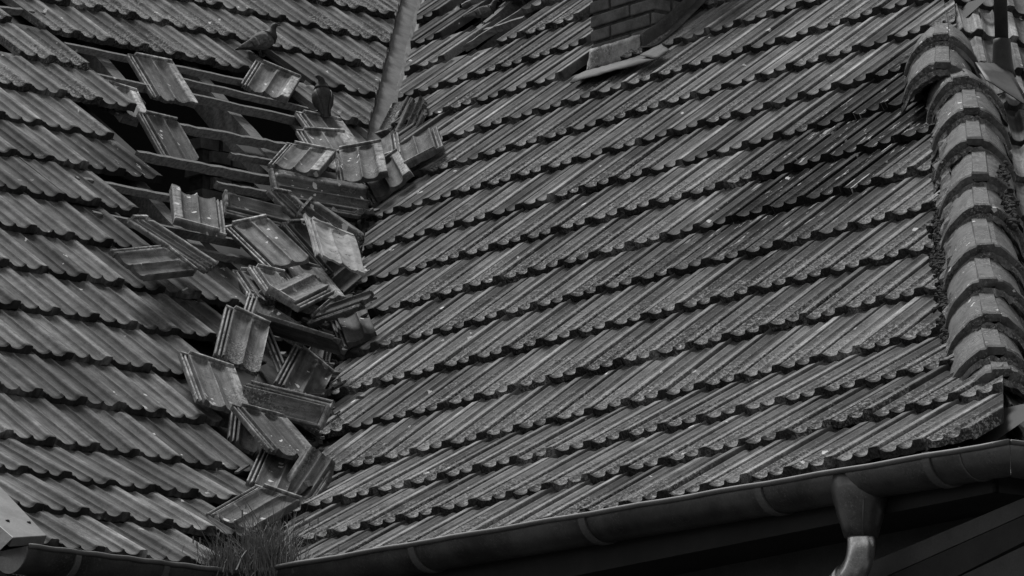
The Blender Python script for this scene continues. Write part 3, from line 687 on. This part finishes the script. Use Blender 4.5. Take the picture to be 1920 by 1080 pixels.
# ------------------------------------------------------------------ loose and fallen tiles
POSES = {
    'T1': (1.12, 1.75, (-1.5476, 25.9073, 7.9446), (0.831, 0.553, -0.056), (0.423, -0.565, 0.708)),
    'T2': (1.12, 1.7, (-1.7151, 25.5433, 7.7684), (0.894, 0.393, -0.215), (0.394, -0.461, 0.795)),
    'T3': (0.95, 1.9, (-1.4731, 25.2057, 7.504), (0.836, 0.54, -0.095), (0.436, -0.549, 0.713)),
    'T5': (1.12, 1.8, (-1.0913, 26.6275, 8.1037), (0.918, 0.072, -0.391), (0.368, -0.527, 0.766)),
    'T7': (1.12, 2.2, (-0.8, 26.2759, 7.7562), (0.877, 0.47, -0.1), (0.357, -0.497, 0.791)),
    'T8': (1.12, 2.2, (-0.7922, 25.9028, 7.6077), (0.948, 0.318, -0.001), (0.183, -0.544, 0.819)),
    'T9': (1.12, 2.2, (-0.9115, 25.5421, 7.4876), (0.971, -0.056, -0.233), (0.185, -0.442, 0.878)),
    'T10': (1.12, 2.2, (-0.6648, 25.718, 7.5049), (0.986, -0.011, 0.164), (-0.145, -0.528, 0.837)),
    'T11': (1.12, 2.2, (-0.5575, 25.7605, 7.4461), (0.812, -0.148, 0.565), (-0.566, -0.436, 0.7)),
    'T12': (0.95, 2.2, (-0.3974, 25.8659, 7.6123), (-0.895, 0.126, -0.427), (-0.439, -0.412, 0.799)),
    'T13': (1.12, 0.99, (-0.4545, 26.721, 7.9323), (-0.43, 0.9, 0.068), (-0.807, -0.417, 0.418)),
    'T13a': (0.62, 1.21, (-0.5343, 26.9008, 7.9902), (-0.789, 0.607, -0.099), (-0.523, -0.577, 0.628)),
    'T14': (0.42, 1.5, (-0.5416, 26.2786, 7.7127), (-0.94, 0.121, -0.319), (-0.335, -0.507, 0.794)),
    'T15': (1.12, 2.2, (-0.8248, 25.3233, 7.2765), (-0.153, 0.645, 0.748), (0.328, -0.681, 0.654)),
    'T16': (1.12, 1.54, (-0.7572, 24.8244, 7.0227), (0.197, 0.871, 0.449), (0.546, -0.478, 0.688)),
    'T16a': (1.12, 0.99, (-0.9275, 24.9308, 7.1343), (0.351, 0.928, 0.126), (0.651, -0.338, 0.68)),
    'T17': (1.12, 2.2, (-1.2955, 24.1697, 6.954), (-0.947, -0.224, 0.228), (0.31, -0.47, 0.827)),
    'T18': (0.62, 1.54, (-1.067, 24.636, 7.0546), (-0.071, 0.552, 0.831), (0.402, -0.747, 0.53)),
    'T19': (0.95, 2.2, (-1.0187, 24.2625, 6.8361), (0.901, 0.345, 0.263), (0.005, -0.615, 0.788)),
    'T20': (0.95, 1.54, (-0.816, 24.5988, 6.8888), (0.618, 0.763, 0.189), (0.518, -0.577, 0.632)),
    'T21': (1.12, 1.9, (-0.735, 24.3977, 6.8537), (0.876, 0.384, -0.291), (0.458, -0.477, 0.75)),
    'T22': (0.95, 2.2, (-1.4274, 23.2822, 6.5571), (0.741, -0.173, -0.649), (0.534, -0.434, 0.726)),
    'T23': (1.12, 1.87, (-1.3629, 23.5828, 6.6931), (0.241, 0.949, 0.204), (0.525, -0.305, 0.794)),
    'T24': (1.12, 2.2, (-0.8464, 24.1945, 6.6661), (0.904, 0.389, -0.176), (0.333, -0.386, 0.86)),
    'T25': (0.78, 2.0, (-0.8557, 23.8463, 6.5476), (-0.827, 0.096, 0.554), (0.447, -0.486, 0.751)),
    'T26': (0.78, 1.87, (-0.6837, 23.6571, 6.4431), (0.627, 0.44, 0.643), (-0.537, -0.353, 0.766)),
    'T27': (0.78, 2.2, (-0.6503, 23.7201, 6.3661), (0.903, -0.084, 0.421), (-0.414, -0.435, 0.8)),
    'T28': (0.95, 2.2, (-1.0608, 22.9745, 6.1725), (0.889, 0.224, -0.4), (0.454, -0.552, 0.7)),
    'T29': (0.62, 1.87, (-0.8396, 23.2009, 6.243), (0.219, 0.911, -0.35), (0.44, 0.229, 0.868)),
    'T30': (0.22, 1.6, (-0.9474, 23.1303, 6.1622), (0.945, 0.007, 0.327), (-0.217, -0.735, 0.642)),
    'T31': (0.95, 2.2, (-0.8218, 23.0691, 6.0338), (0.758, 0.231, -0.61), (0.636, -0.468, 0.613)),
    'T32': (1.12, 2.2, (-1.1449, 22.5357, 5.9117), (0.888, 0.39, -0.243), (0.417, -0.462, 0.783)),
    'T33': (0.62, 1.87, (-0.8764, 22.4344, 5.8088), (-0.386, -0.182, -0.904), (-0.279, -0.911, 0.302)),
    'T34': (1.12, 2.2, (-0.8956, 22.1992, 5.6518), (0.849, 0.503, -0.163), (0.393, -0.393, 0.832)),
    'T35': (0.56, 1.0, (-1.0265, 22.3255, 5.687), (0.894, 0.314, -0.32), (0.447, -0.689, 0.571)),
    'T36': (0.78, 2.2, (-0.9025, 22.0033, 5.4747), (0.944, 0.065, -0.323), (0.316, -0.456, 0.832)),
    'T37': (1.12, 0.99, (-0.7741, 21.9219, 5.4275), (-0.533, 0.771, 0.347), (-0.636, -0.636, 0.436)),
    'T38': (0.95, 2.2, (-0.95, 21.4218, 5.2397), (0.901, -0.228, -0.369), (0.228, -0.474, 0.85)),
    'T39': (0.78, 1.87, (-0.7556, 21.5428, 5.1821), (0.854, -0.494, -0.161), (-0.146, -0.525, 0.839)),
    'T40': (0.62, 2.0, (-1.0711, 21.1993, 5.0561), (0.949, 0.295, -0.111), (0.231, -0.407, 0.884)),
    'T41': (0.78, 2.0, (-1.033, 23.929, 6.5838), (0.959, 0.281, -0.045), (0.17, -0.439, 0.883)),
    'T42': (0.78, 2.0, (-0.9609, 23.8877, 6.5774), (0.913, 0.373, -0.163), (0.321, -0.412, 0.853)),
    'T43': (0.95, 2.2, (-0.9925, 23.6444, 6.403), (0.875, 0.183, -0.449), (0.483, -0.411, 0.773)),
}
LABELS = {
'T1': "narrow tile left hanging alone on the battens in the upper hole",
'T2': "short tile spattered white wedged at the left rim of the hole",
'T3': "ribbed tile lying lengthwise on the battens just left of the rafter",
'T5': "tile with white splashes tilted up directly below the left pigeon",
'T7': "mostly buried tile slipped down just below the lower pigeon",
'T8': "slipped tile with two bright splashes where the bare battens end",
'T9': "tilted tile, left neighbour of the squarish splashed tile in the upper valley",
'T10': "squarish splashed tile lying flat across the top of the heap, channel at left",
'T11': "steeply tilted tile tucked under the right side of the squarish splashed tile",
'T12': "upturned tile, farthest right of the heap, resting on the sound slope",
'T13': "narrow tile on end, right-hand one of the pair below the valley sheet",
'T13a': "narrow tile on end, left-hand one of the pair below the valley sheet",
'T14': "small upright tile fragment behind the squarish splashed tile",
'T15': "large dark tile lying sideways in the middle of the upper heap",
'T16': "long dark tile sliding down behind the bright broken tile",
'T16a': "short tile fragment tilted down at the left end of the large dark tile",
'T17': "upside-down tile with scalloped edge upward, standing against the battens",
'T18': "narrow sideways tile with a thick pale end, right of the upside-down tile",
'T19': "large ribbed tile leaning left below the upside-down tile",
'T20': "dark tile just left of the bright broken tile, half covered",
'T21': "bright pale broken tile with jagged ends, the lightest of the heap",
'T22': "sideways tile lying flat over the laid rows at the left of the heap",
'T23': "long tile seen edge-on, sloping down over the sideways tile at left",
'T24': "tile with a bright head lip below the large leaning ribbed tile",
'T25': "sideways broken tile with raised ribs in the centre of the valley",
'T26': "dark tile tilted edge-on, bridging to the right slope mid valley",
'T27': "smooth tile standing upright in shadow beside the right slope mid valley",
'T28': "upright tile with two deep pans at the left of the lower heap",
'T29': "long narrow tile lying edge-on across the top of the lower heap",
'T30': "thin broken sliver of tile leaning in the lower heap",
'T31': "dark tile with bright channel edge below the edge-on tile",
'T32': "tile with bright left edge overlapping the laid rows at left",
'T33': "grimy sideways tile with a pale right end in the lower heap",
'T34': "ribbed tile leaning down to the right below the grimy sideways tile",
'T35': "pale dirty tile fragment poking out at the left of the lower heap",
'T36': "upright tile with bright channel edge near the valley foot",
'T37': "tile with a long bright edge on the right near the valley foot",
'T38': "tilted tile with bright top edges lying just above the grass",
'T39': "ribbed tile slipping under the right slope beside the grass",
'T40': "narrow tile with pale edge half hidden by grass at the left gutter",
'T41': "small tile fragment wedged left of centre in the middle valley",
'T42': "short tile with a bright rib over the wedged fragment mid valley",
'T43': "half buried tile behind the upright tile with two deep pans",
}
DARK = {'T15': .3, 'T16': .25, 'T26': .12, 'T27': .15, 'T29': .25, 'T31': .25, 'T20': .25, 'T21': 1.0, 'T33': .6, 'T35': .95}
for key, (w, l, C, xa, za) in POSES.items():
    C = np.array(C); xa = np.array(xa); za = np.array(za); ya = np.cross(za, xa)
    root = thing("loose_tile", LABELS[key], "tile", C - za * .5 * .07, "loose tiles in the roof damage")
    ys = [0, .02, .35, .7, l * .5, l * .75] + [l - s for s in (.34, .29, .24, .20, .16, .12, .10, .095, .06, .05, .0)]; ys = sorted(set(y for y in ys if y >= 0))
    V, F, cr_, n = tile_verts(l, CHAN + PROF[1:], ys, .075, wcut=w - .14, headlip=True)
    V = V.copy(); uvt = V[:, :2].copy()
    if l < 2.1 or key in ('T21', 'T25', 'T17'):                # broken tail: a jagged edge
        jag = np.cumsum(rng.normal(0, .022, n)); jag -= jag.mean(); N = len(V) // 2; V[:n, 1] += jag; V[n:2 * n, 1] += jag; V[N:N + n, 1] += jag * .8; V[N + n:N + 2 * n, 1] += jag * .8
    if key not in ('T10', 'T17', 'T28') and rng.random() < .75:
        sgn = 1 if rng.random() < .5 else -1; x0 = rng.uniform(.0, .35); N = len(V) // 2; k_ = rng.uniform(.5, 1.3)
        for o_ in (0, N):
            for row, fac in ((0, 1.0), (1, 1.0), (2, .25)):
                xs = V[o_ + row * n:o_ + (row + 1) * n, 0] * sgn; xs = xs - xs.min() ; V[o_ + row * n:o_ + (row + 1) * n, 1] += np.maximum(0, (x0 - xs)) * k_ * fac + (np.abs(rng.normal(0, .008, n)) if o_ == 0 and row < 2 else 0)
    if key == 'T21':
        N = len(V) // 2; V[:, 2] *= .55; jag = np.cumsum(rng.normal(0, .03, n)); V[N - n:N, 1] += jag - jag.mean(); V[2 * N - n:, 1] += jag - jag.mean()
        V[:, 2] += .03 * np.sin(V[:, 0] * 5) * np.cos(V[:, 1] * 2.5)
    mid = (V[:, 0].min() + V[:, 0].max()) / 2
    Lc = np.stack([(V[:, 0] - mid) * W, (V[:, 1] - l / 2) * W, (V[:, 2] - .05) * W], 1)
    Wd = Lc[:, :1] * xa + Lc[:, 1:2] * ya + Lc[:, 2:3] * za + (C - np.array(root.location))
    me = bpy.data.meshes.new("tile_body"); me.from_pydata(Wd.tolist(), [], F); me.materials.append(MATS["white_underside" if key == 'T21' else "loose_tile"])
    tn = DARK.get(key, np.clip(rng.normal(.55, .15), .2, .9)); uvt[:, 1] = np.minimum(uvt[:, 1], 1.2)
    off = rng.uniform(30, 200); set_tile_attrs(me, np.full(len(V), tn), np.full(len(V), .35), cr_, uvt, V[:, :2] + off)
    o = bpy.data.objects.new("tile_body", me); link(o, root)
    # head nib under the tile (the lug that used to hook on the batten)
    if key != 'T21' and w > .6:
        nb = MB(); c = ya * (l / 2 - .12) * W - za * .10 * W + (C - np.array(root.location)); nb.box(c, xa, ya, za, .05 * W, .03 * W, .04 * W); nb.build("nib", "hip_clay", root)

for q_ in range(18):
    yy = 330 + 660 * (q_ + rng.uniform(-.3, .3)) / 18; xx = np.interp(yy, [300, 420, 640, 860, 1030], [672, 640, 585, 548, 500]) + rng.normal(0, 32)
    n_ = nL if xx < np.interp(yy, [415, 665, 959], [693, 634, 565]) else nR; P0_ = PL if n_ is nL else PR
    C = at(xx, yy, P0_ + n_ * rng.uniform(.01, .05), n_); za = n_ + nL * .3 + nR * .3 + rng.normal(0, .35, 3); za /= np.linalg.norm(za)
    xa = np.cross(rng.normal(0, 1, 3), za); xa /= np.linalg.norm(xa); ya = np.cross(za, xa); w = rng.uniform(.45, .95); l = rng.uniform(.45, 1.1)
    root = thing("tile_fragment", "small broken piece of ribbed tile wedged among the fallen tiles in the valley", "tile fragment", C, "broken pieces between the fallen tiles")
    V, F, cr_, n = tile_verts(l + .5, CHAN + PROF[1:] if rng.random() < .4 else PROF, np.linspace(0, l, 6), .07, wcut=w - .1)
    V = V.copy(); N = len(V) // 2; uvt = V[:, :2].copy(); uvt[:, 1] = .8
    for o_ in (0, N):
        for row, sg in ((0, 1), (5, -1)):
            rs_ = np.random.default_rng(q_ * 7 + row); jag = np.cumsum(rs_.normal(0, .035, n)); V[o_ + row * n:o_ + (row + 1) * n, 1] += jag - jag.mean() + rs_.normal(0, .012, n)
    mid = (V[:, 0].min() + V[:, 0].max()) / 2; Lc = np.stack([(V[:, 0] - mid), (V[:, 1] - l / 2), V[:, 2]], 1) * W
    me = bpy.data.meshes.new("tile_body"); me.from_pydata((Lc[:, :1] * xa + Lc[:, 1:2] * ya + Lc[:, 2:3] * za).tolist(), [], F); me.materials.append(MATS["loose_tile"])
    set_tile_attrs(me, np.full(len(V), rng.uniform(.15, .8)), np.full(len(V), .4), cr_, uvt, V[:, :2] + rng.uniform(30, 200)); link(bpy.data.objects.new("tile_body", me), root)

# rubble and dirt caught in the valley
m = MB()
for _ in range(420):
    tt = rng.uniform(0, 1); yy = 380 + tt * 640; xx = np.interp(yy, [380, 640, 860, 1020], [690, 630, 575, 520]) + rng.normal(0, 26)
    q = at(xx, yy, V0 - UP * .005, nrm(vside, w_)); r0 = rng.uniform(.004, .02) * (1 if rng.random() < .85 else 2)
    R_ = Matrix.Rotation(rng.uniform(0, 6.28), 3, Vector(rng.normal(0, 1, 3)).normalized()); ax = [np.array(R_ @ Vector(e)) for e in ((1, 0, 0), (0, 1, 0), (0, 0, 1))]
    m.box(q, ax[0], ax[1], ax[2], r0, r0 * rng.uniform(.4, .9), r0 * rng.uniform(.2, .6), r0 * .15)
o = m.build("rubble", "mortar")
m2 = MB()
for _ in range(230):
    tt = rng.uniform(0, 1); yy = 300 + tt * 730; xx = np.interp(yy, [300, 420, 640, 860, 1030], [690, 640, 590, 545, 500]) + rng.normal(0, 42)
    n_ = nL if xx < np.interp(yy, [415, 665, 959], [693, 634, 565]) else nR; P0_ = PL if n_ is nL else PR
    q = at(xx, yy, P0_ + n_ * rng.uniform(.0, .05), n_); nn_ = n_ + rng.normal(0, .35, 3); nn_ /= np.linalg.norm(nn_); a_ = np.cross(nn_, rng.normal(0, 1, 3)); a_ /= np.linalg.norm(a_); b_ = np.cross(nn_, a_)
    K = rng.integers(4, 7); r0 = rng.uniform(.012, .045); an = np.sort(rng.uniform(0, 6.28, K)); top_ = [q + (a_ * math.cos(t_) + b_ * math.sin(t_) * .7) * r0 * rng.uniform(.6, 1.2) for t_ in an]; th = nn_ * rng.uniform(.006, .014)
    m2.add(top_ + [p - th for p in top_], [tuple(range(K)), tuple(reversed(range(K, 2 * K)))] + [(i, i + K, (i + 1) % K + K, (i + 1) % K) for i in range(K)])
o2 = m2.build("tile_shards", "hip_clay"); tag(o2, "small broken chips of clay tile strewn through the collapsed valley", "shards", kind="stuff"); tag(o, "crumbs of broken clay and dirt caught along the valley", "rubble", kind="stuff")

# ------------------------------------------------------------------ grass in the valley foot
def grass(cx, cy, nb, spread, hgt, name, label, seed):
    r = np.random.default_rng(seed); base = at(cx, cy, (gR0 - hR * .06) if cx > 440 else (gL0 - hL * .06), hR if cx > 440 else hL); root = base; m = MB()
    for _ in range(nb):
        b0_ = base + uR * r.normal(0, spread) + uL * r.normal(0, spread) + w_ * r.normal(0, spread * .6); b0_ = b0_ - UP * .02
        a = r.uniform(0, 6.28); lean = abs(r.normal(.25, .35)); H = hgt * r.uniform(.25, 1.0) * (1.5 if r.random() < .06 else 1); d = np.array([math.cos(a), math.sin(a), 0]) * lean; side = np.array([-math.sin(a), math.cos(a), 0])
        wv = r.uniform(.0012, .0030); pts = []; seg = 6; curl = r.uniform(.2, 1.4)
        for i in range(seg + 1):
            t_ = i / seg; p = b0_ + d * H * (t_ + curl * t_ * t_ * .6) + UP * H * (t_ - curl * .35 * t_ ** 3) + r.normal(0, .0012, 3); ww = wv * (1 - t_ * .85); pts.append((p - side * ww, p + side * ww))
        V = [q for pr2 in pts for q in pr2]; m.add(V, [(2 * i, 2 * i + 1, 2 * i + 3, 2 * i + 2) for i in range(seg)])
        if r.random() < .05:
            p = pts[-1][0]; m.box(p, side, d / (np.linalg.norm(d) + 1e-6), UP, .002, .002, .012)
    o = m.build(name, "grass_blade"); rebase(o, base); tag(o, label, "grass tuft", "grass tufts at the foot of the valley"); return o
grass(505, 1070, 620, .050, .30, "grass_tuft", "taller tuft of wild grass growing where the two gutters meet", 3)
grass(418, 1066, 420, .045, .17, "grass_tuft", "lower tuft of wild grass at the left gutter's inner end", 5)
grass(462, 1072, 300, .050, .11, "grass_tuft", "short sparse grass between the two larger tufts", 8)

# ------------------------------------------------------------------ pigeons
def pigeon(name, label, p, fwd, up=UP, size=1.0, head_turn=0.0, head_dip=0.0, fat=1.0, pitch=0.0, body="feather_grey", wingm="feather_grey", bars=True):
    """p: point between the feet; fwd: unit heading. One lofted body from tail to beak base."""
    fwd = np.array(fwd, float); fwd -= UP * 0; fwd /= np.linalg.norm(fwd); rt = np.cross(fwd, UP); rt /= np.linalg.norm(rt); upv = np.cross(rt, fwd); _f, _u = fwd, upv; fwd = _f * math.cos(pitch) + _u * math.sin(pitch); upv = _u * math.cos(pitch) - _f * math.sin(pitch)
    root = thing(name, label, "pigeon", p, "pigeons perched on the roof"); s = size; inv = Matrix.Identity(4)
    H = .062 * s
    spine = [(-.150, .052, .004, .004), (-.145, .053, .020, .005), (-.115, .060, .020, .008), (-.085, .068, .022, .013), (-.060, .074, .034, .024), (-.030, .080, .045, .037), (.005, .088, .050, .046), (.035, .098, .047, .047), (.060, .112, .038, .042), (.076, .130, .028, .032), (.084, .148, .021, .023), (.090, .162, .0185, .019), (.097, .174, .0185, .018), (.108, .180, .016, .015), (.117, .180, .010, .010), (.121, .179, .005, .005)]
    rings = []; n = 20
    for i, (x, z, a, b_) in enumerate(spine):
        ff = fat if i < 10 else 1; x, z, a, b_ = x * s, z * s, a * s * ff, b_ * s * ff
        f0 = spine[max(i - 1, 0)]; f1 = spine[min(i + 1, len(spine) - 1)]; tx, tz = f1[0] - f0[0], f1[1] - f0[1]; tl = math.hypot(tx, tz); tx /= tl; tz /= tl
        k = max(0, min(1, (i - 9) / 3)); hx = x; side = 0
        if k > 0: ang = head_turn * k; px_ = (x - .085 * s); hx = .085 * s + px_ * math.cos(ang); side = px_ * math.sin(ang); z -= head_dip * k * s * .02
        c = fwd * hx + rt * side + upv * z; nz = fwd * -tz + upv * tx
        rings.append([c + rt * a * math.cos(2 * math.pi * j / n) + nz * b_ * math.sin(2 * math.pi * j / n) for j in range(n)])
    m = MB(); m.loft(rings); o = m.build("body", body, root, True); md = o.modifiers.new("sub", 'SUBSURF'); md.levels = 1; md.render_levels = 1
    hd = MB(); hd.loft([[q * 1.0 + (q - np.mean(r_, 0)) * .06 for q in r_] for r_ in rings[8:]]); hd.build("neck_plumage", "feather_dark", root, True)
    ht = np.mean(rings[-3], 0); fw = fwd * math.cos(head_turn) + rt * math.sin(head_turn)
    bk = MB(); bk.tube([ht + fw * .008 * s, ht + fw * .020 * s - upv * .002 * s, ht + fw * .032 * s - upv * .007 * s], [.0052 * s, .004 * s, .001 * s], 8); bk.build("beak", "beak", root, True)
    hc = np.mean(rings[-4], 0)
    for sg in (-1, 1):
        e_ = MB(); rs = np.cross(fw, upv); c = hc + rs * sg * .0165 * s + fw * .004 * s; e_.tube([c - rs * sg * .003 * s, c + rs * sg * .0015 * s, c + rs * sg * .0025 * s], [.0038 * s, .0034 * s, .001 * s], 10); e_.build("eye", "beak", root, True)
    for sg in (-1, 1):
        # folded wing: a curved blade hugging the flank, with its tip over the rump
        wm = MB(); P_ = []
        wn_ = [(.050, .098, .010), (.035, .100, .028), (.005, .096, .036), (-.035, .086, .033), (-.075, .074, .022), (-.110, .066, .012), (-.135, .060, .004)]
        for (x, z, hh_) in wn_:
            bx = np.interp(x, [q[0] for q in spine[:9]], [q[2] for q in spine[:9]]) * s * fat; row = []
            for a in np.linspace(-1, 1, 7):
                lat = (bx + .005 * s) * math.sqrt(max(.05, 1 - (a * .55 + .12) ** 2)); row.append(fwd * x * s + rt * sg * lat + upv * (z * s + a * hh_ * s))
            for a in np.linspace(1, -1, 7):
                lat = (bx - .004 * s) * math.sqrt(max(.05, 1 - (a * .55 + .12) ** 2)); row.append(fwd * x * s + rt * sg * lat + upv * (z * s + a * hh_ * s))
            P_.append(row)
        wm.loft(P_); ow = wm.build("wing", wingm, root, True)
        if bars:
            for bx0 in (-.030, -.058):
                bm_ = MB(); R_ = []
                for a in np.linspace(-.95, .8, 7):
                    x = bx0 - .012 * a; q = np.interp(x, [t_[0] for t_ in spine[:9]], [t_[2] for t_ in spine[:9]]) * s * fat; hh_ = np.interp(x, [t_[0] for t_ in reversed(wn_)], [t_[2] for t_ in reversed(wn_)]); z = np.interp(x, [t_[0] for t_ in reversed(wn_)], [t_[1] for t_ in reversed(wn_)])
                    lat = (q + .0075 * s) * math.sqrt(max(.05, 1 - (a * .55 + .12) ** 2)); c = fwd * x * s + rt * sg * lat + upv * (z * s + a * hh_ * s)
                    R_.append([c - fwd * .006 * s, c + rt * sg * .002 * s, c + fwd * .006 * s, c - rt * sg * .004 * s])
                bm_.loft(R_); bm_.build("wing_bar", "feather_dark" if bx0 < -.04 else "feather_pale", ow)
    for sg in (-1, 1):
        lg = MB(); f0 = rt * sg * .016 * s + fwd * .0 * s; lg.tube([f0 + upv * .062 * s - fwd * .01 * s, f0 + upv * .028 * s - fwd * .006 * s, f0 + upv * .004 * s], [.007 * s, .0035 * s, .003 * s], 8)
        for ta in (-.5, 0, .5, math.pi):
            dd = fwd * math.cos(ta) + rt * math.sin(ta); lg.tube([f0 + upv * .004 * s, f0 + dd * .014 * s + upv * .003 * s, f0 + dd * .024 * s], [.0026 * s, .0022 * s, .001 * s], 6)
        lg.build("leg", "beak", root, True)
    return root
RX = np.array([1.0, 0, 0]); RY = np.array([0, 1.0, 0])
pigeon("pigeon", "grey pigeon with barred wings facing right at the top of the hole", at(490, 106, PL + nL * .02, nL), RX * .9 + RY * .25, size=.80, fat=1.2, pitch=.12, body="feather_grey")
pigeon("pigeon", "dark pigeon seen from behind beside the hole, head turned left", at(601, 211, PL + nL * .03, nL), RX * -.25 + RY * .9, size=.82, fat=1.15, pitch=.75, body="feather_dark", wingm="feather_dark", head_turn=-1.2, head_dip=.3, bars=False)
pigeon("pigeon", "pale grey pigeon crouching beside the small hole near the chimney", at(905, 44, PR + nR * .0, nR), RX * .95 + RY * .1, size=.62, body="feather_grey")
pigeon("pigeon", "pigeon cut off by the top edge, only its feet showing on a batten", at(984, 13, PR - nR * .0, nR), RX * .8 - RY * .3, size=.75, body="feather_dark", wingm="feather_dark", bars=False)

# house parts were modelled in world coordinates: hang them from the empty at its base
for o in list(house.children): o.matrix_parent_inverse = Matrix.Translation(-house.location)
